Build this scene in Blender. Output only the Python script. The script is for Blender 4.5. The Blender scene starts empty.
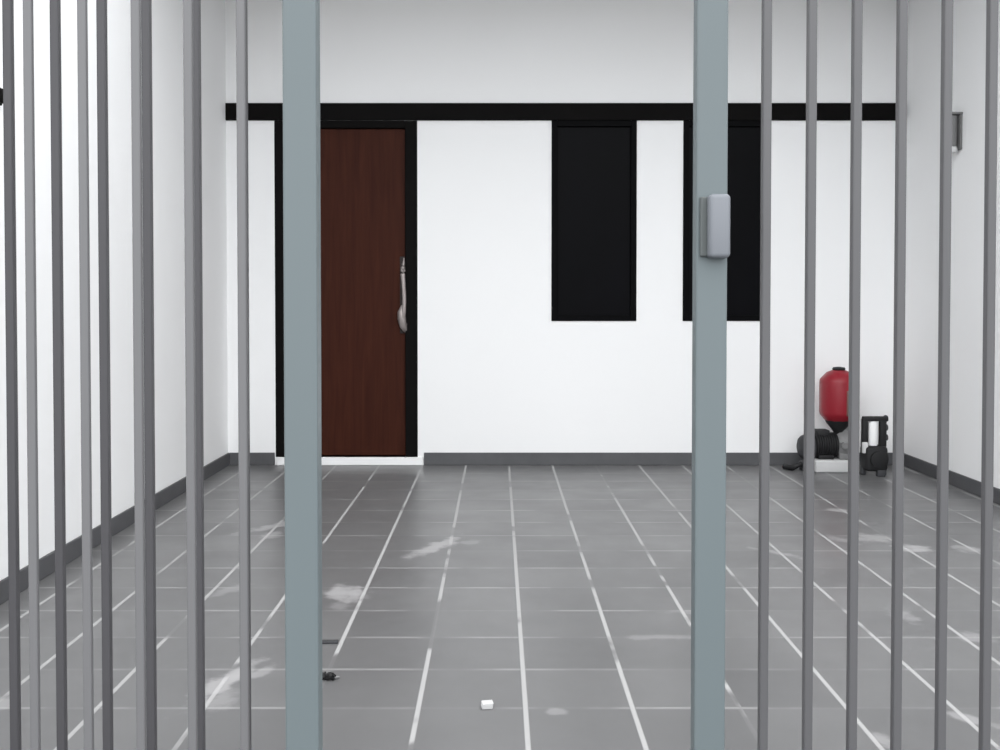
import bpy, bmesh, math, random
from mathutils import Vector, Matrix
random.seed(7)
PI = math.pi
scene = bpy.context.scene
COL = scene.collection

# ---------------------------------------------------------------- camera geometry
F, PX, PY = 1020.0, 498.0, 323.8          # focal length and principal point of the photograph (px)
TILT = math.radians(1.28)
H = 1.14                                  # camera height

def ray(px, py):
    x, y = (px - PX) / F, (PY - py) / F
    c, s = math.cos(TILT), math.sin(TILT)
    return Vector((x, c + y * s, -s + y * c))

def at(px, py, Y):
    d = ray(px, py); k = Y / d.y
    return Vector((d.x * k, Y, H + d.z * k))

def floor_at(px, py):
    d = ray(px, py); k = -H / d.z
    return Vector((d.x * k, d.y * k, 0))

# ---------------------------------------------------------------- node materials
def srgb(r, g, b):
    f = lambda v: (v / 255 / 12.92) if v / 255 <= .04045 else ((v / 255 + .055) / 1.055) ** 2.4
    return (f(r), f(g), f(b), 1)

def new_mat(name):
    m = bpy.data.materials.new(name); m.use_nodes = True
    nt = m.node_tree
    return m, nt, nt.nodes['Principled BSDF']

def mat(name, col, rough=.5, metal=0.0, spec=.5, var=.06, scale=6, bump=0.0, bscale=60, stretch=(1, 1, 1)):
    """plain procedural material: base colour mottled by noise, optional bump"""
    m, nt, b = new_mat(name)
    N, L = nt.nodes, nt.links
    tc = N.new('ShaderNodeTexCoord'); mp = N.new('ShaderNodeMapping')
    mp.inputs['Scale'].default_value = stretch
    L.new(tc.outputs['Object'], mp.inputs['Vector'])
    no = N.new('ShaderNodeTexNoise'); no.inputs['Scale'].default_value = scale; no.inputs['Detail'].default_value = 5
    L.new(mp.outputs['Vector'], no.inputs['Vector'])
    mx = N.new('ShaderNodeMix'); mx.data_type = 'RGBA'
    mx.inputs['A'].default_value = tuple(c * (1 - var) for c in col[:3]) + (1,)
    mx.inputs['B'].default_value = tuple(min(1, c * (1 + var)) for c in col[:3]) + (1,)
    L.new(no.outputs['Fac'], mx.inputs['Factor'])
    L.new(mx.outputs['Result'], b.inputs['Base Color'])
    b.inputs['Roughness'].default_value = rough
    b.inputs['Metallic'].default_value = metal
    b.inputs['Specular IOR Level'].default_value = spec
    if bump:
        n2 = N.new('ShaderNodeTexNoise'); n2.inputs['Scale'].default_value = bscale; n2.inputs['Detail'].default_value = 3
        L.new(mp.outputs['Vector'], n2.inputs['Vector'])
        bp = N.new('ShaderNodeBump'); bp.inputs['Strength'].default_value = bump; bp.inputs['Distance'].default_value = .004
        L.new(n2.outputs['Fac'], bp.inputs['Height']); L.new(bp.outputs['Normal'], b.inputs['Normal'])
    return m

M = {}
M['wall'] = mat('white_wall_paint', (.87, .87, .872, 1), .85, spec=.2, var=.012, scale=1.2, bump=.08, bscale=120)
M['ceiling'] = mat('ceiling_paint', (.55, .55, .54, 1), .9, spec=.2, var=.01)
M['black'] = mat('black_paint', (.0045, .004, .004, 1), .7, spec=.06, var=.15)
M['frame'] = mat('black_window_frame', (.003, .003, .0035, 1), .6, spec=.04, var=.15)
M['base'] = mat('dark_grey_skirting_tile', (.088, .089, .094, 1), .5, spec=.3, var=.18, scale=9)
M['sill'] = mat('white_sill', (.86, .86, .86, 1), .6, spec=.3, var=.01)
M['stile'] = mat('blue_grey_gate_paint', (.108, .131, .138, 1), .45, spec=.4, var=.05, scale=3, stretch=(1, 1, .3))
M['bar'] = mat('grey_gate_paint', (.080, .079, .083, 1), .42, spec=.4, var=.08, scale=4, stretch=(1, 1, .3))
M['bar_shaded'] = mat('shaded_grey_gate_paint', (.066, .064, .069, 1), .45, spec=.4, var=.08, scale=4, stretch=(1, 1, .3))  # shade on the rear leaf put into a darker grey
M['bar_light'] = mat('pale_grey_gate_paint', (.122, .121, .125, 1), .42, spec=.4, var=.06, scale=4, stretch=(1, 1, .3))
M['lock'] = mat('pale_grey_lock_enamel', (.150, .160, .178, 1), .4, spec=.4, var=.03)
M['lock_shade'] = mat('lock_shade_strip', (.075, .085, .085, 1), .45, spec=.4, var=.05)  # shade of the recess beside the lock box, put into the colour
M['steel'] = mat('brushed_steel', (.36, .32, .31, 1), .5, metal=.7, var=.08, scale=20, stretch=(1, 1, .1))
M['red'] = mat('red_enamel', (.245, .010, .020, 1), .4, spec=.4, var=.12, scale=8)
M['rubber'] = mat('black_rubber', (.014, .014, .015, 1), .6, spec=.3, var=.2)
M['castiron'] = mat('dark_grey_cast_iron', (.045, .046, .05, 1), .6, spec=.3, var=.2, scale=14, bump=.3, bscale=90)
M['greymetal'] = mat('mid_grey_cast_metal', (.19, .19, .19, 1), .5, spec=.4, var=.14, scale=12)
M['pale'] = mat('pale_grey_base', (.55, .55, .55, 1), .55, spec=.3, var=.05)
M['whiteplastic'] = mat('white_plastic', (.82, .82, .82, 1), .5, spec=.3, var=.02)
M['label'] = mat('brown_grey_label', (.14, .07, .06, 1), .6, var=.1)
M['lamp'] = mat('grey_lamp_body', (.15, .15, .15, 1), .5, spec=.4, var=.06)
M['gravel'] = mat('driveway_concrete', (.26, .26, .255, 1), .9, spec=.2, var=.12, scale=3, bump=.3)

def glass_mat():
    m, nt, b = new_mat('dark_tinted_glass')
    N, L = nt.nodes, nt.links
    no = N.new('ShaderNodeTexNoise'); no.inputs['Scale'].default_value = 2
    cr = N.new('ShaderNodeValToRGB')
    cr.color_ramp.elements[0].color = (.003, .003, .0032, 1); cr.color_ramp.elements[1].color = (.004, .004, .0055, 1)
    L.new(no.outputs['Fac'], cr.inputs['Fac']); L.new(cr.outputs['Color'], b.inputs['Base Color'])
    b.inputs['Roughness'].default_value = .3; b.inputs['Specular IOR Level'].default_value = .03
    return m
M['glass'] = glass_mat()

def wood_mat():
    m, nt, b = new_mat('red_brown_door_wood')
    N, L = nt.nodes, nt.links
    tc = N.new('ShaderNodeTexCoord'); mp = N.new('ShaderNodeMapping'); mp.inputs['Scale'].default_value = (14, 14, .9)
    L.new(tc.outputs['Object'], mp.inputs['Vector'])
    no = N.new('ShaderNodeTexNoise'); no.inputs['Scale'].default_value = 2.2; no.inputs['Detail'].default_value = 6
    no.inputs['Distortion'].default_value = .6
    L.new(mp.outputs['Vector'], no.inputs['Vector'])
    cr = N.new('ShaderNodeValToRGB')
    cr.color_ramp.elements[0].position = .3; cr.color_ramp.elements[0].color = (.035, .0105, .0065, 1)
    cr.color_ramp.elements[1].position = .75; cr.color_ramp.elements[1].color = (.055, .0165, .0095, 1)
    L.new(no.outputs['Fac'], cr.inputs['Fac']); L.new(cr.outputs['Color'], b.inputs['Base Color'])
    b.inputs['Roughness'].default_value = .5; b.inputs['Specular IOR Level'].default_value = .06
    return m
M['wood'] = wood_mat()

TILE = .30
def tile_mat():
    """grey square tiles, pale grout with gaps, smears of dried cement with shapes of their own"""
    m, nt, b = new_mat('grey_floor_tile')
    N, L = nt.nodes, nt.links
    def math_(op, a, c=None, e=None):
        n = N.new('ShaderNodeMath'); n.operation = op
        for i, v in enumerate((a, c, e)):
            if v is None: continue
            if isinstance(v, (int, float)): n.inputs[i].default_value = v
            else: L.new(v, n.inputs[i])
        return n.outputs[0]
    def noise(scale, detail=4, vec=None, dist=0):
        n = N.new('ShaderNodeTexNoise'); n.inputs['Scale'].default_value = scale; n.inputs['Detail'].default_value = detail
        n.inputs['Distortion'].default_value = dist
        L.new(vec or geo.outputs['Position'], n.inputs['Vector']); return n.outputs['Fac']
    def mixc(f, a, c):
        n = N.new('ShaderNodeMix'); n.data_type = 'RGBA'
        for k, v in (('Factor', f), ('A', a), ('B', c)):
            if isinstance(v, (int, float, tuple)): n.inputs[k].default_value = v
            else: L.new(v, n.inputs[k])
        return n.outputs['Result']
    def smooth(v, lo, hi, a=0.0, c=1.0):
        n = N.new('ShaderNodeMapRange'); n.interpolation_type = 'SMOOTHSTEP'
        L.new(v, n.inputs['Value'])
        n.inputs['From Min'].default_value = lo; n.inputs['From Max'].default_value = hi
        n.inputs['To Min'].default_value = a; n.inputs['To Max'].default_value = c
        return n.outputs['Result']
    geo = N.new('ShaderNodeNewGeometry')
    sp = N.new('ShaderNodeSeparateXYZ'); L.new(geo.outputs['Position'], sp.inputs[0])
    X, Y = sp.outputs['X'], sp.outputs['Y']
    X0, Y0 = floor_at(525.5, 708).x, floor_at(525.5, 708).y
    ux = math_('DIVIDE', math_('SUBTRACT', X, X0), TILE)
    uy = math_('DIVIDE', math_('SUBTRACT', Y, Y0), TILE)
    def dist(u): # distance to the nearest joint in metres
        f = math_('FRACT', math_('ADD', u, 100.5))
        return math_('MULTIPLY', math_('ABSOLUTE', math_('SUBTRACT', f, .5)), TILE)
    dx, dy = dist(ux), dist(uy)
    gx = smooth(dx, .0045, .009, 1, 0)
    gy = smooth(dy, .004, .011, 1, 0)
    brk = smooth(noise(2.3, 3), .40, .48)             # worn and dirty stretches of grout
    brk2 = smooth(noise(3.1, 3), .40, .62)
    gx = math_('MULTIPLY', gx, math_('MULTIPLY_ADD', brk, .9, .1))
    gy = math_('MULTIPLY', gy, math_('MULTIPLY_ADD', brk2, .42, .05))
    g = math_('MAXIMUM', gx, gy)
    # per-tile tone
    cv = N.new('ShaderNodeCombineXYZ'); L.new(math_('FLOOR', ux), cv.inputs[0]); L.new(math_('FLOOR', uy), cv.inputs[1])
    wn = N.new('ShaderNodeTexWhiteNoise'); wn.noise_dimensions = '2D'; L.new(cv.outputs[0], wn.inputs['Vector'])
    tone = math_('MULTIPLY_ADD', wn.outputs['Value'], .4, math_('MULTIPLY', noise(2.4, 5), .6))
    base = mixc(tone, (.105, .105, .108, 1), (.165, .165, .167, 1))
    # cement smears: (px, py, half width m, half depth m, rotation, strength)
    smears = [(346, 593, .085, .14, .3, .85), (340, 606, .05, .05, 0, .35), (434, 547, .26, .055, 1.08, .75), (448, 543, .05, .08, 0, .6),
              (224, 682, .20, .055, 1.30, .85), (234, 676, .035, .05, 0, .95), (222, 700, .05, .10, 0, .45), (262, 672, .07, .03, 1.2, .5),
              (838, 510, .09, .05, -.9, .75), (872, 538, .10, .10, .1, .6), (914, 549, .085, .09, 0, 1.0), (842, 540, .05, .12, .4, .35),
              (968, 549, .075, .08, .1, .7), (905, 616, .05, .10, .3, .4), (975, 637, .07, .07, .2, .5),
              (558, 712, .035, .03, 0, .4), (885, 742, .03, .06, 0, .6), (278, 525, .30, .05, .9, .6), (272, 535, .05, .1, 0, .5),
              (4, 702, .05, .06, 0, .6), (965, 718, .09, .03, -.7, .6), (660, 637, .14, .03, 0, .3), (545, 655, .09, .05, .2, -.0),
              (778, 553, .16, .035, -.8, .5), (470, 542, .05, .06, 0, .3), (230, 590, .10, .05, .9, .35), (690, 612, .10, .03, 0, .3)]
    warp = math_('MULTIPLY', math_('SUBTRACT', noise(16, 6), .5), 2.0)
    tot = None
    for px, py, a, c, rot, s in smears:
        p = floor_at(px, py)
        ex, ey = math_('SUBTRACT', X, p.x), math_('SUBTRACT', Y, p.y)
        cr, sr = math.cos(rot), math.sin(rot)
        u = math_('DIVIDE', math_('ADD', math_('MULTIPLY', ex, cr), math_('MULTIPLY', ey, sr)), a)
        v = math_('DIVIDE', math_('SUBTRACT', math_('MULTIPLY', ey, cr), math_('MULTIPLY', ex, sr)), c)
        r = math_('ADD', math_('SQRT', math_('ADD', math_('MULTIPLY', u, u), math_('MULTIPLY', v, v))), warp)
        k = smooth(r, .35, 1.15, s * .72, 0)
        tot = k if tot is None else math_('MAXIMUM', tot, k)
    col = mixc(g, base, (.37, .37, .37, 1))
    col = mixc(tot, col, (.44, .435, .44, 1))
    L.new(col, b.inputs['Base Color'])
    ro = math_('MULTIPLY_ADD', noise(3.5, 3), .2, .24)
    L.new(math_('MAXIMUM', ro, math_('MULTIPLY', math_('MAXIMUM', g, tot), .7)), b.inputs['Roughness'])
    b.inputs['Specular IOR Level'].default_value = .4
    bp = N.new('ShaderNodeBump'); bp.inputs['Strength'].default_value = .25; bp.inputs['Distance'].default_value = .002
    L.new(math_('SUBTRACT', 1, g), bp.inputs['Height']); L.new(bp.outputs['Normal'], b.inputs['Normal'])
    return m
M['tile'] = tile_mat()

# ---------------------------------------------------------------- mesh helpers
def add_box(bm, x0, x1, y0, y1, z0, z1, bevel=0.0, seg=2, mtx=None):
    r = bmesh.ops.create_cube(bm, size=1)
    vs = r['verts']
    for v in vs:
        v.co = Vector((x0 + (v.co.x + .5) * (x1 - x0), y0 + (v.co.y + .5) * (y1 - y0), z0 + (v.co.z + .5) * (z1 - z0)))
    if bevel:
        es = list({e for v in vs for e in v.link_edges})
        rb = bmesh.ops.bevel(bm, geom=es, offset=bevel, segments=seg, affect='EDGES', profile=.5)
        vs = list({v for f in rb['faces'] for v in f.verts} | {v for v in vs if v.is_valid})
    if mtx is not None:
        for v in vs: v.co = mtx @ v.co

def add_tube(bm, pts, rad, seg=12, caps=True):
    """swept tube along points, radius may be a list"""
    pts = [Vector(p) for p in pts]
    rads = rad if isinstance(rad, (list, tuple)) else [rad] * len(pts)
    rings = []
    up = Vector((0, 0, 1))
    for i, p in enumerate(pts):
        t = (pts[min(i + 1, len(pts) - 1)] - pts[max(i - 1, 0)]).normalized()
        a = up if abs(t.dot(up)) < .95 else Vector((0, 1, 0))
        n = t.cross(a).normalized(); c = n.cross(t)
        rings.append([bm.verts.new(p + (n * math.cos(2 * PI * k / seg) + c * math.sin(2 * PI * k / seg)) * rads[i]) for k in range(seg)])
    for r0, r1 in zip(rings, rings[1:]):
        for k in range(seg):
            bm.faces.new((r0[k], r0[(k + 1) % seg], r1[(k + 1) % seg], r1[k]))
    if caps:
        bm.faces.new(rings[0][::-1]); bm.faces.new(rings[-1])

def add_lathe(bm, prof, seg=24, mtx=None):
    """profile of (radius, z) turned around Z"""
    mtx = mtx or Matrix.Identity(4)
    rings = []
    for r, z in prof:
        rings.append([bm.verts.new(mtx @ Vector((r * math.cos(2 * PI * (k + .5) / seg), r * math.sin(2 * PI * (k + .5) / seg), z))) for k in range(seg)])
    for r0, r1 in zip(rings, rings[1:]):
        for k in range(seg):
            bm.faces.new((r0[k], r0[(k + 1) % seg], r1[(k + 1) % seg], r1[k]))
    bm.faces.new(rings[0][::-1]); bm.faces.new(rings[-1])

def obj(name, bm, m, parent=None, smooth=False):
    bmesh.ops.recalc_face_normals(bm, faces=bm.faces[:])
    me = bpy.data.meshes.new(name); bm.to_mesh(me); bm.free()
    if smooth:
        for p in me.polygons: p.use_smooth = True
        try: me.set_sharp_from_angle(angle=math.radians(40))
        except Exception: pass
    me.materials.append(m)
    o = bpy.data.objects.new(name, me); COL.objects.link(o)
    if parent is not None: o.parent = parent
    return o

def tag(o, label, cat, group=None):
    o['label'] = label; o['category'] = cat
    if group: o['group'] = group
    return o

def thing(name, label, cat, loc=(0, 0, 0), rotz=0, group=None):
    o = bpy.data.objects.new(name, None); COL.objects.link(o)
    o.location = loc; o.rotation_euler = (0, 0, rotz); o.empty_display_size = .1
    return tag(o, label, cat, group)

def struct(name, bm, m, label=None, cat=None, smooth=False):
    o = obj(name, bm, m, None, smooth); o['kind'] = 'structure'
    if label: o['label'] = label
    if cat: o['category'] = cat
    return o
BM = bmesh.new

# ---------------------------------------------------------------- the setting
YB = 7.07                                   # back wall
XL = at(228, 453, YB).x; XR = at(903, 453, YB).x
ZC = 3.30                                   # ceiling
YF = 2.0                                    # front end of the side walls
bx = lambda px, py=300: at(px, py, YB).x
bz = lambda py, px=500: at(px, py, YB).z
Z_B0, Z_B1 = bz(120.6), bz(103.4)               # black band
DX0, DX1 = bx(275, 290), bx(417.5, 290)     # door opening
DZ0 = bz(457)
W = [(bx(551.5, 220), bx(636.5, 220)), (bx(683, 220), bx(769, 220))]
WZ0 = bz(321)

bm = BM(); add_box(bm, XL - .15, XR + .15, -6, YB + .15, -.12, 0)
struct('floor', bm, M['tile'], 'grey square floor tiles with pale grout and cement smears', 'floor')

# back wall with openings: grid of blocks
xs = sorted([XL, DX0, DX1, W[0][0], W[0][1], W[1][0], W[1][1], XR])
zs = [0, DZ0, WZ0, Z_B0, ZC]
bm = BM()
def is_open(x, z):
    if DX0 < x < DX1 and DZ0 < z < Z_B0: return True
    return any(a < x < c and WZ0 < z < Z_B0 for a, c in W)
for i in range(len(xs) - 1):
    for j in range(len(zs) - 1):
        if not is_open((xs[i] + xs[i + 1]) / 2, (zs[j] + zs[j + 1]) / 2):
            add_box(bm, xs[i], xs[i + 1], YB, YB + .15, zs[j], zs[j + 1])
bmesh.ops.remove_doubles(bm, verts=bm.verts[:], dist=1e-5)
# drop doubled inner faces between blocks
seen = {}
for f in bm.faces[:]:
    k = tuple(round(c, 4) for c in f.calc_center_median()); seen.setdefault(k, []).append(f)
bmesh.ops.delete(bm, geom=[f for l in seen.values() if len(l) > 1 for f in l], context='FACES')
struct('wall_back', bm, M['wall'], 'white back wall with door and two tall windows', 'wall')

bm = BM(); add_box(bm, XL - .15, XL, YF, YB + .15, 0, ZC)
struct('wall_left', bm, M['wall'], 'white left side wall', 'wall')
bm = BM(); add_box(bm, XR, XR + .15, YF, YB + .15, 0, ZC)
struct('wall_right', bm, M['wall'], 'white right side wall', 'wall')
YROOF = 4.95
bm = BM(); add_box(bm, XL - .15, XR + .15, YROOF, YB + .15, ZC, ZC + .14)
struct('ceiling', bm, M['ceiling'], 'pale carport ceiling', 'ceiling')

# black band over door and windows
bm = BM(); add_box(bm, XL, XR, YB - .018, YB, Z_B0, Z_B1, .003, 1)
struct('trim_1', bm, M['black'], 'black horizontal band across the back wall', 'trim')
# baseboards
HB, TB = .087, .012
def skirt(name, x0, x1, y0, y1, lab):
    bm = BM(); add_box(bm, x0, x1, y0, y1, 0, HB, .003, 1); struct(name, bm, M['base'], lab, 'baseboard')
skirt('baseboard_left', XL, XL + TB, YF, YB, 'dark grey tile skirting along the left wall')
skirt('baseboard_right', XR - TB, XR, YF, YB, 'dark grey tile skirting along the right wall')
skirt('baseboard_back', bx(424, 455), XR - TB, YB - TB, YB, 'dark grey tile skirting under the windows')
skirt('baseboard_back_left', XL + TB, bx(275, 455), YB - TB, YB, 'short dark grey tile skirting left of the door')
# white step under the door
bm = BM(); add_box(bm, bx(277, 460), bx(423.5, 460), YB - .02, YB + .15, 0, DZ0, .004, 1)
struct('trim_2', bm, M['sill'], 'white sill under the wooden door', 'trim')

# door
FW = .085
dt = bpy.data.objects.new('door_1', None); COL.objects.link(dt)
dt.location = ((DX0 + DX1) / 2, YB, DZ0); dt['kind'] = 'structure'
dt['label'] = 'dark red-brown wooden front door in a black frame'; dt['category'] = 'door'
dw, dh = (DX1 - DX0) / 2, Z_B0 - DZ0
bm = BM()
add_box(bm, -dw, -dw + FW, -.003, .14, 0, dh, .003, 1)
add_box(bm, dw - FW, dw, -.003, .14, 0, dh, .003, 1)
add_box(bm, -dw + FW, dw - FW, -.003, .14, dh - .05, dh, .003, 1)
obj('door_frame', bm, M['black'], dt)
bm = BM()
add_box(bm, -dw + FW, dw - FW, .032, .10, .006, dh - .05, .004, 1)
obj('door_leaf', bm, M['wood'], dt)
# pull handle
hx = at(404, 295, YB + .05).x - dt.location.x
hz0, hz1 = at(400, 332, YB + .04).z - DZ0, at(400, 258, YB + .04).z - DZ0
hd = bpy.data.objects.new('door_handle', None); COL.objects.link(hd); hd.parent = dt; hd.location = (hx, .032, 0)
hd['label'] = 'long steel pull handle'
bm = BM()
add_box(bm, -.026, .008, -.006, 0, hz0 - .01, hz1 + .01, .0028, 2)
obj('backplate', bm, mat('dark_bronze_plate', (.018, .011, .010, 1), .6, metal=.2), hd)
bm = BM()
zz = lambda t: hz0 + (hz1 - hz0) * t
add_tube(bm, [(.0, 0, zz(.84)), (-.002, -.03, zz(.83)), (-.002, -.046, zz(.78)), (.004, -.05, zz(.6)), (.008, -.05, zz(.45)),
              (.006, -.05, zz(.3)), (.0, -.046, zz(.2)), (0, -.03, zz(.14)), (0, 0, zz(.13))],
         [.014, .016, .016, .014, .014, .014, .016, .016, .016], 14)
obj('grip', bm, M['steel'], hd, True)
bm = BM()
add_lathe(bm, [(.0, -.006), (.016, -.006), (.02, 0), (.016, .008), (.006, .014), (.001, .0145)], 20,
          Matrix.Translation((0, -.006, zz(.86))) @ Matrix.Rotation(PI / 2, 4, 'X'))
add_tube(bm, [(0, -.01, zz(.9)), (.002, -.012, zz(.95)), (.003, -.008, zz(1.0))], [.013, .008, .003], 12)
obj('rosette', bm, M['steel'], hd, True)
bm = BM()   # broad curved lower plate
add_tube(bm, [(-.006, -.03, zz(.36)), (-.014, -.034, zz(.27)), (-.012, -.034, zz(.18)), (0, -.03, zz(.09)), (.012, -.02, zz(.03)), (.018, -.01, zz(.0))],
         [.010, .025, .030, .028, .020, .008], 14)
obj('thumb_plate', bm, M['steel'], hd, True)

# windows
wlab = ['dark glazed tall window in the middle of the back wall', 'dark glazed tall window behind the gate lock']
for i, (a, c) in enumerate(W):
    wt = bpy.data.objects.new('window_%d' % (i + 1), None); COL.objects.link(wt)
    wt.location = ((a + c) / 2, YB, WZ0); wt['kind'] = 'structure'; wt['label'] = wlab[i]; wt['category'] = 'window'
    hw, hh, t = (c - a) / 2, Z_B0 - WZ0, .04
    bm = BM()
    add_box(bm, -hw, -hw + t, -.008, .11, 0, hh, .002, 1); add_box(bm, hw - t, hw, -.008, .11, 0, hh, .002, 1)
    add_box(bm, -hw + t, hw - t, -.008, .11, 0, t, .002, 1); add_box(bm, -hw + t, hw - t, -.008, .11, hh - t, hh, .002, 1)
    obj('window_frame', bm, M['frame'], wt)
    bm = BM(); add_box(bm, -hw + t, hw - t, .02, .028, t, hh - t)
    obj('pane', bm, M['glass'], wt)
    bm = BM(); add_box(bm, -hw + t, hw - t, .10, .11, t, hh - t)  # black sheet added behind the pane for the dark interior
    obj('dark_backing', bm, M['black'], wt)

# ---------------------------------------------------------------- the gate
YG, YL = 2.30, 2.08            # plane of the right / rear leaves, and of the left leaf in front
GZ0, GZ1 = .03, 2.30
BW, BD = .022, .024            # bar width and depth

def rect_tube(bm, xc, yc, w, d, z0, z1, bev=.003):
    add_box(bm, xc - w / 2, xc + w / 2, yc - d / 2, yc + d / 2, z0, z1, bev, 2)

def gate_leaf(name, label, Y, stile_px, bar_x, x_end, barmat, stilemat, stile_w, stile_d, bw=BW, bd=BD):
    x0 = at(stile_px, 300, Y).x
    t = thing(name, label, 'gate', (x0, Y, 0))
    bm = BM(); rect_tube(bm, 0, 0, stile_w, stile_d, GZ0, GZ1, .004); obj('stile', bm, stilemat, t)
    bm = BM(); rect_tube(bm, x_end - x0, 0, .06, stile_d, GZ0, GZ1, .004); obj('stile', bm, stilemat, t)
    s = 1 if x_end > x0 else -1
    a, c = sorted((s * stile_w / 2, x_end - x0 - s * .03))
    for nm, z0, z1 in (('bottom_rail', GZ0, .085), ('top_rail', GZ1 - .05, GZ1)):
        bm = BM(); add_box(bm, a, c, -stile_d * .42, stile_d * .42, z0, z1, .003, 2); obj(nm, bm, stilemat, t)
    me = None
    for x in bar_x:
        if me is None:
            bm = BM(); rect_tube(bm, 0, 0, bw, bd, .085, GZ1 - .05, .0035)
            o = obj('bar', bm, barmat, t); me = o
        else:
            o = me.copy(); COL.objects.link(o); o.parent = t
        o.location = (x - x0, 0, 0)
    for x in (.09, .85):                       # rollers in the floor track
        bm = BM(); add_lathe(bm, [(.022, -.008), (.024, -.006), (.018, 0), (.024, .006), (.022, .008)], 20,
                             Matrix.Translation((a + (c - a) * x, 0, .031)) @ Matrix.Rotation(PI / 2, 4, 'X'))
        obj('roller', bm, M['steel'], t, True)
    return t

# right leaf
step = 44.8 / F * YG
x_first = at(765.2, 300, YG).x
rb = [x_first + step * k for k in range(21) if x_first + step * k < XR - .15]
gr = gate_leaf('gate_leaf', 'right leaf of the grey bar gate, with a lock box on its wide stile', YG, 709.5, rb, XR - .06, M['bar'], M['stile'], .070, .045, .020, .022)
# lock box on the right leaf's stile
lk = bpy.data.objects.new('lock', None); COL.objects.link(lk); lk.parent = gr
pz0, pz1 = at(715, 258, YG - .05).z, at(715, 194, YG - .05).z
x0 = gr.location.x
lx = lambda p: at(p, 226, YG - .05).x - x0
bm = BM(); add_box(bm, lx(702), lx(709.5), -.034, -.022, pz0 + .004, pz1 - .004, .003, 2); obj('shade_strip', bm, M['lock_shade'], lk)  # dark strip standing in for the shaded recess left of the lock
bm = BM(); add_box(bm, lx(708.5), lx(730), -.062, .02, pz0, pz1, .010, 4); obj('lock_body', bm, M['lock'], lk, True)
lk['label'] = 'pale grey lock box'

# left leaf in front
fx = [at(p, 200, YL).x for p in (242, 189.3, 137.2, 84, 30)]
d = fx[3] - fx[4]
while fx[-1] - d > XL + .16: fx.append(fx[-1] - d)
gate_leaf('gate_leaf', 'left front leaf of the bar gate, pale bars and a wide blue-grey stile', YL, 302.5, fx, XL + .05, M['bar_light'], M['stile'], .068, .05, .0185, .014)
# rear leaf behind it
rx = [at(p, 200, YG).x for p in (243.5, 196.8, 147.8, 103.4, 57, 10)]
d = rx[4] - rx[5]
while rx[-1] - d > XL + .16: rx.append(rx[-1] - d)
gate_leaf('gate_leaf', 'rear leaf of grey bars, coloured darker for shade, behind the left gate leaf', YG, 302.5, rx, XL + .05, M['bar_shaded'], M['bar_shaded'], .05, .04, .0195, .020)
# floor tracks
for nm, y, a, c, lab in (('trim_3', YG, XL, XR, 'steel gate track across the driveway'), ('trim_4', YL, XL, at(330, 300, YL).x, 'short steel track under the left gate leaf')):
    bm = BM(); add_box(bm, a, c, y - .02, y + .02, 0, .007); struct(nm, bm, M['steel'], lab, 'gate track')

# ---------------------------------------------------------------- pump with red tank
mp_ = floor_at(838, 469)
pump = thing('machine', 'machine with a red tank and dark motor on a pale base by the back wall', 'machine', (mp_.x, 6.84, 0))
P = lambda px, py, Y=6.80: Vector((at(px, py, Y).x - pump.location.x, Y - pump.location.y, at(px, py, Y).z))
# base plate
a, c = P(813, 465), P(857, 465)
bm = BM(); add_box(bm, a.x, c.x, -.10, .10, 0, P(840, 460.5, 6.74).z, .012, 3); obj('base', bm, M['pale'], pump, True)
zb = P(840, 460.5, 6.74).z
# grey pump housing
gx = P(846, 440).x
bm = BM()
add_lathe(bm, [(.03, -.055), (.075, -.055), (.088, -.04), (.09, 0), (.088, .03), (.07, .05), (.03, .056)], 28,
          Matrix.Translation((gx, .0, zb + .095)) @ Matrix.Rotation(PI / 2, 4, 'Y'))
add_box(bm, gx - .05, gx + .05, -.07, .07, zb, zb + .05, .008, 2)
add_tube(bm, [(gx, 0, zb + .16), (gx, 0, zb + .215)], [.035, .03], 16)
add_tube(bm, [(gx - .03, -.08, zb + .10), (gx - .03, -.11, zb + .10)], .022, 14)
obj('pump_housing', bm, M['greymetal'], pump, True)
# motor: finned dark cylinder lying to the left
x0m, x1m = P(815, 450).x, P(838, 450).x
bm = BM()
prof = [(.04, 0), (.078, .004)]
n = 9
L_ = x1m - x0m
for k in range(n):
    z = .006 + (L_ - .012) * k / n; dz = (L_ - .012) / n
    prof += [(.084, z + .1 * dz), (.084, z + .5 * dz), (.074, z + .6 * dz), (.074, z + .95 * dz)]
prof += [(.078, L_ - .004), (.04, L_)]
add_lathe(bm, prof, 28, Matrix.Translation((x0m, 0, zb + .09)) @ Matrix.Rotation(PI / 2, 4, 'Y'))
add_box(bm, x0m + .02, x1m - .03, -.06, .06, zb, zb + .03, .006, 2)
add_box(bm, x0m + .012, x0m + .10, -.045, .045, zb + .15, zb + .195, .01, 2)
obj('motor', bm, M['rubber'], pump, True)
# fan cowl at the far left end
xa, xb_ = P(800, 450).x, x0m
bm = BM()
w_ = xb_ - xa
add_lathe(bm, [(.04, 0), (.062, .008), (.078, .024), (.086, .045), (.088, w_ - .012), (.078, w_)], 28,
          Matrix.Translation((xa, 0, zb + .075)) @ Matrix.Rotation(PI / 2, 4, 'Y'))
add_box(bm, xa + .02, xb_ - .015, -.06, .06, .0, .06, .008, 2)
obj('fan_cowl', bm, M['castiron'], pump, True)
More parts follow.
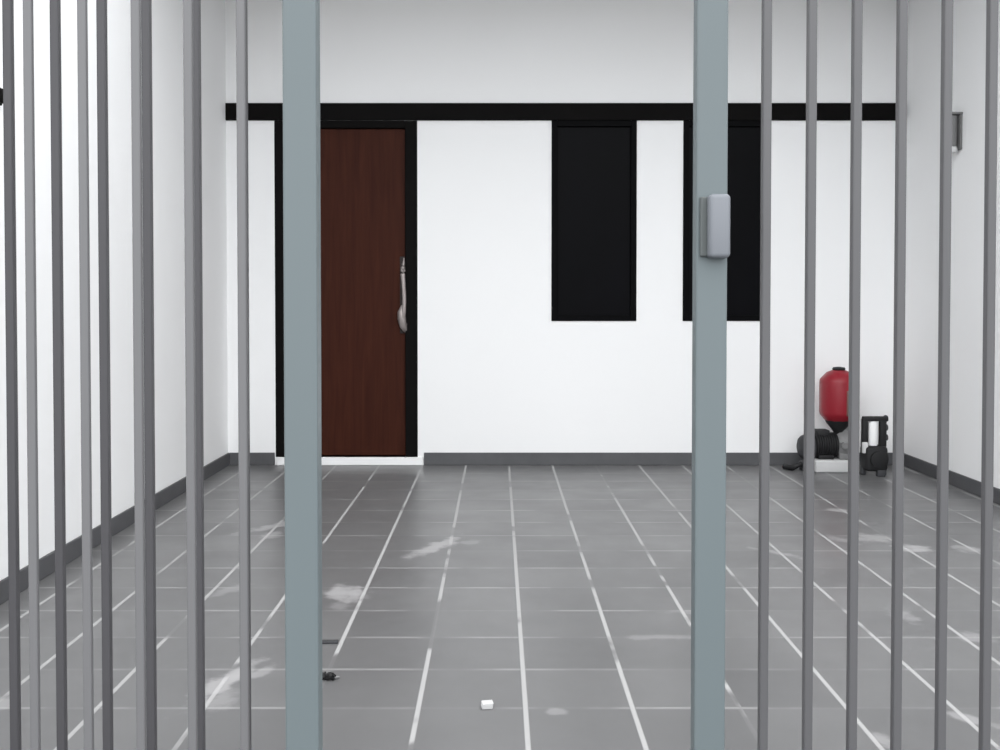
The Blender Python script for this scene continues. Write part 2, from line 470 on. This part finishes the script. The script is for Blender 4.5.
# red tank: faceted drum tapering to the neck
tx = P(840.6, 400).x
z = lambda py: P(841, py + 1).z
R0 = P(840.6, 400).x - P(822, 400).x
bm = BM()
add_lathe(bm, [(R0 * .28, z(369)), (R0 * .62, z(371.5)), (R0 * .97, z(378.5)), (R0, z(381)), (R0, z(411.5)), (R0 * .96, z(414.5)), (R0 * .70, z(420))], 10,
          Matrix.Translation((tx, 0, 0)))
es = [e for e in bm.edges if len(e.link_faces) == 2 and e.calc_face_angle() > .3]
bmesh.ops.bevel(bm, geom=es, offset=.006, segments=2, affect='EDGES')
obj('tank', bm, M['red'], pump, True)['label'] = 'red tank'
bm = BM()
add_lathe(bm, [(R0 * .70, z(420) + .001), (R0 * .66, z(422)), (R0 * .28, z(431)), (R0 * .22, z(434)), (R0 * .22, zb + .19)], 14, Matrix.Translation((tx, 0, 0)))
obj('tank_cone', bm, M['rubber'], pump, True)
bm = BM()
add_lathe(bm, [(R0 * .33, z(369.5)), (R0 * .35, z(368)), (R0 * .30, z(366.8)), (R0 * .1, z(366.2))], 20, Matrix.Translation((tx, 0, 0)))
obj('cap', bm, M['rubber'], pump, True)
bm = BM()
add_box(bm, P(842.5, 400).x, P(852, 400).x, -R0 * 1.0, -R0 * .7, z(414), z(389), .006, 2)
obj('pressure_switch', bm, M['label'], pump, True)
# short black hose to the left on the floor
bm = BM()
q = [Vector((xa + .015, -.02, .05)), Vector((xa - .02, -.03, .035)), Vector((xa - .04, -.02, .022)), Vector((xa - .06, .02, .019)), Vector((xa - .075, .06, .019))]
add_tube(bm, q, [.016, .017, .018, .019, .019], 12)
obj('hose', bm, M['rubber'], pump, True)

# ---------------------------------------------------------------- black upright device
dp = floor_at(876, 477)
dev = thing('machine', 'small black upright machine with a white tube in its frame, right of the red tank', 'machine', (dp.x, dp.y + .06, 0))
Yd = dev.location.y
D = lambda px, py: (at(px, py, Yd - .03).x - dp.x, at(px, py, Yd - .03).z)
bm = BM()   # lower housing
x0d, zt = D(864.5, 446); x1d, zl = D(888, 471)
add_box(bm, x0d, x1d - .01, -.065, .065, zl, zt, .022, 3)
add_lathe(bm, [(.03, 0), (.05, .006), (.055, .03), (.05, .045)], 20, Matrix.Translation((x1d - .05, 0, (zt + zl) / 2)) @ Matrix.Rotation(PI / 2, 4, 'Y'))
add_lathe(bm, [(.052, 0), (.052, .018), (.03, .022)], 20, Matrix.Translation(((x0d + x1d) / 2, -.062, (zt + zl) / 2)) @ Matrix.Rotation(PI / 2, 4, 'X'))
obj('housing', bm, M['rubber'], dev, True)
for pa, pb, nm in ((863.5, 869, 'column'), (881, 887.5, 'column')):
    bm = BM(); xa1, _ = D(pa, 430); xb1, _ = D(pb, 430)
    add_box(bm, xa1, xb1, -.022, .022, zt - .01, D(870, 419)[1], .007, 2)
    obj(nm, bm, M['rubber'], dev, True)
bm = BM(); add_box(bm, D(864.5, 420)[0], D(889, 420)[0], -.026, .026, D(870, 421.5)[1], D(870, 417)[1], .006, 2)
obj('crossbar', bm, M['rubber'], dev, True)
bm = BM()
xc = D(874.5, 430)[0]
add_lathe(bm, [(.018, zt - .004), (.03, zt + .002), (.031, zt + .02), (.031, D(870, 424)[1]), (.02, D(870, 421.5)[1] + .002)], 20, Matrix.Translation((xc, 0, 0)))
obj('tube', bm, M['whiteplastic'], dev, True)['label'] = 'white tube'
for py in (419, 428, 438):
    bm = BM()
    add_lathe(bm, [(.012, 0), (.02, .003), (.023, .012), (.02, .022), (.008, .026)], 16, Matrix.Translation((D(885.5, py)[0], 0, D(885, py)[1])) @ Matrix.Rotation(PI / 2, 4, 'Y'))
    obj('knob', bm, M['castiron'], dev, True)
for px_, w2, yy in ((866, .014, .03), (880, .026, -.04), (887, .014, .03)):
    bm = BM(); xx = D(px_, 475)[0]
    add_box(bm, xx - w2, xx + w2, yy - .022, yy + .022, 0, zl + .02, .006, 2); obj('foot', bm, M['castiron'], dev, True)
bm = BM(); add_box(bm, D(862, 447)[0] - .002, D(867.5, 447)[0], -.05, -.024, D(865, 453)[1], D(865, 442)[1], .006, 2)
obj('valve', bm, M['pale'], dev, True)

# ---------------------------------------------------------------- wall fittings
# lamp on the right wall
py0, py1 = 113, 152
YS = XR / ((959 - PX) / F)
lz1, lz0 = at(957, py0, YS).z, at(957, py1, YS).z
lamp = thing('wall_lamp', 'small grey wall lamp high on the right side wall', 'lamp', (XR, YS + .02, (lz0 + lz1) / 2))
hl = (lz1 - lz0) / 2
bm = BM(); add_box(bm, -.014, 0, -.045, .045, -hl * .9, hl, .005, 2); obj('backplate', bm, M['lamp'], lamp, True)
bm = BM(); add_lathe(bm, [(.02, -hl * .72), (.03, -hl * .7), (.032, -hl * .2), (.032, hl * .86), (.02, hl * .9)], 20, Matrix.Translation((-.045, 0, 0)))
add_tube(bm, [(-.02, 0, .02), (-.006, 0, .02)], .012, 10)
obj('lamp_body', bm, M['lamp'], lamp, True)
bm = BM(); add_box(bm, -.072, -.0, -.05, .05, hl * .9, hl * 1.02, .004, 2); obj('top_cap', bm, M['lamp'], lamp, True)
bm = BM(); add_lathe(bm, [(.018, -hl * 1.04), (.03, -hl * 1.0), (.033, -hl * .86), (.03, -hl * .72)], 20, Matrix.Translation((-.045, 0, 0)))
obj('diffuser', bm, M['pale'], lamp, True)['label'] = 'pale lower diffuser'
bm = BM(); add_lathe(bm, [(.012, 0), (.018, .004), (.02, .012), (.014, .016)], 16, Matrix.Translation((-.07, -.012, -hl * .45)) @ Matrix.Rotation(-PI / 2, 4, 'Y'))
obj('switch', bm, M['rubber'], lamp, True)
# black box on the left wall
YK = -XL / ((PX - 2.2) / F)
k1, k0 = at(0, 89, YK).z, at(0, 106, YK).z
kb = thing('wall_box', 'black box on the left side wall at the photo edge', 'wall box', (XL, YK - .075, (k0 + k1) / 2))
hk = (k1 - k0) / 2
bm = BM(); add_box(bm, 0, .012, -.07, .07, -hk, hk, .003, 2); obj('backplate', bm, M['black'], kb, True)
bm = BM(); add_box(bm, .011, .03, -.06, .06, -hk * .85, hk * .85, .006, 3); obj('cover', bm, M['black'], kb, True)

# ---------------------------------------------------------------- bits on the floor
p = floor_at(487, 708)
bm = BM()
add_box(bm, -.016, .016, -.013, .013, 0, .02, .004, 2, Matrix.Rotation(.15, 4, 'Z'))
for v in bm.verts:
    if v.co.z > .012: v.co += Vector((random.uniform(-.002, .002), random.uniform(-.002, .002), random.uniform(-.004, .001)))
o = obj('plaster_chip', bm, M['pale'], None, True); o.location = (p.x, p.y, 0)
tag(o, 'small white plaster chip lying on the front floor tiles', 'chip')

p = floor_at(327, 680)
bm = BM()
ps = []
for k in range(26):
    t = k / 25
    ps.append(Vector((-.020 + .04 * t + .006 * math.sin(k * 1.9), .008 * math.cos(k * 1.7), .006 + .006 * (1 + math.sin(k * 1.1)))))
add_tube(bm, ps, .006, 8)
o = tag(obj('cable_scrap', bm, M['rubber'], None, True), 'small crumpled black scrap lying on the pale joint beside the left stile', 'scrap'); o.location = (p.x, p.y, 0)
bm = BM(); add_tube(bm, [(.012, .0, .006), (.024, .008, .005), (.036, .010, .006)], [.005, .004, .003], 8)
obj('loose_end', bm, M['greymetal'], o, True)

p = floor_at(328, 643)
bm = BM(); add_box(bm, -.034, .034, -.012, .012, 0, .008, .002, 2)
o = tag(obj('metal_strip', bm, M['castiron'], None), 'thin dark strip lying flat on the tiles beside the left stile', 'strip'); o.location = (p.x, p.y, 0)
o.rotation_euler.z = .03

# ---------------------------------------------------------------- light: overcast sky
w = bpy.data.worlds.new('World'); scene.world = w; w.use_nodes = True
N, L = w.node_tree.nodes, w.node_tree.links
bg = N['Background']
tc = N.new('ShaderNodeTexCoord'); sx = N.new('ShaderNodeSeparateXYZ'); L.new(tc.outputs['Generated'], sx.inputs[0])
cr = N.new('ShaderNodeValToRGB')
e = cr.color_ramp.elements
e[0].position = .46; e[0].color = (.16, .16, .155, 1)
e[1].position = .54; e[1].color = (.86, .90, .94, 1)
e2 = cr.color_ramp.elements.new(1.0); e2.color = (1, 1, 1, 1)
mr = N.new('ShaderNodeMapRange'); mr.inputs['From Min'].default_value = -1; mr.inputs['From Max'].default_value = 1
L.new(sx.outputs['Z'], mr.inputs['Value']); L.new(mr.outputs['Result'], cr.inputs['Fac'])
L.new(cr.outputs['Color'], bg.inputs['Color']); bg.inputs['Strength'].default_value = 1.0

sun = bpy.data.lights.new('hazy_sun', 'SUN'); sun.energy = 0.38; sun.angle = math.radians(90); sun.color = (1, .985, .97)
so = bpy.data.objects.new('hazy_sun', sun); COL.objects.link(so)
so.rotation_euler = Vector((-.15, .8, -.42)).to_track_quat('-Z', 'Y').to_euler()
so.location = (2, -4, 6)

# ---------------------------------------------------------------- camera
cam = bpy.data.cameras.new('camera'); co = bpy.data.objects.new('camera', cam); COL.objects.link(co)
cam.sensor_width = 36; cam.lens = F / 1000 * 36
cam.shift_x = (500 - PX) / 1000; cam.shift_y = -(375 - PY) / 1000
co.location = (0, 0, H); co.rotation_euler = (PI / 2 - TILT, 0, 0)
cam.clip_start = .05
scene.camera = co
vs = scene.view_settings
vs.view_transform = 'Standard'; vs.look = 'None'; vs.gamma = 1; vs.use_curve_mapping = False
vs.exposure = 1.66
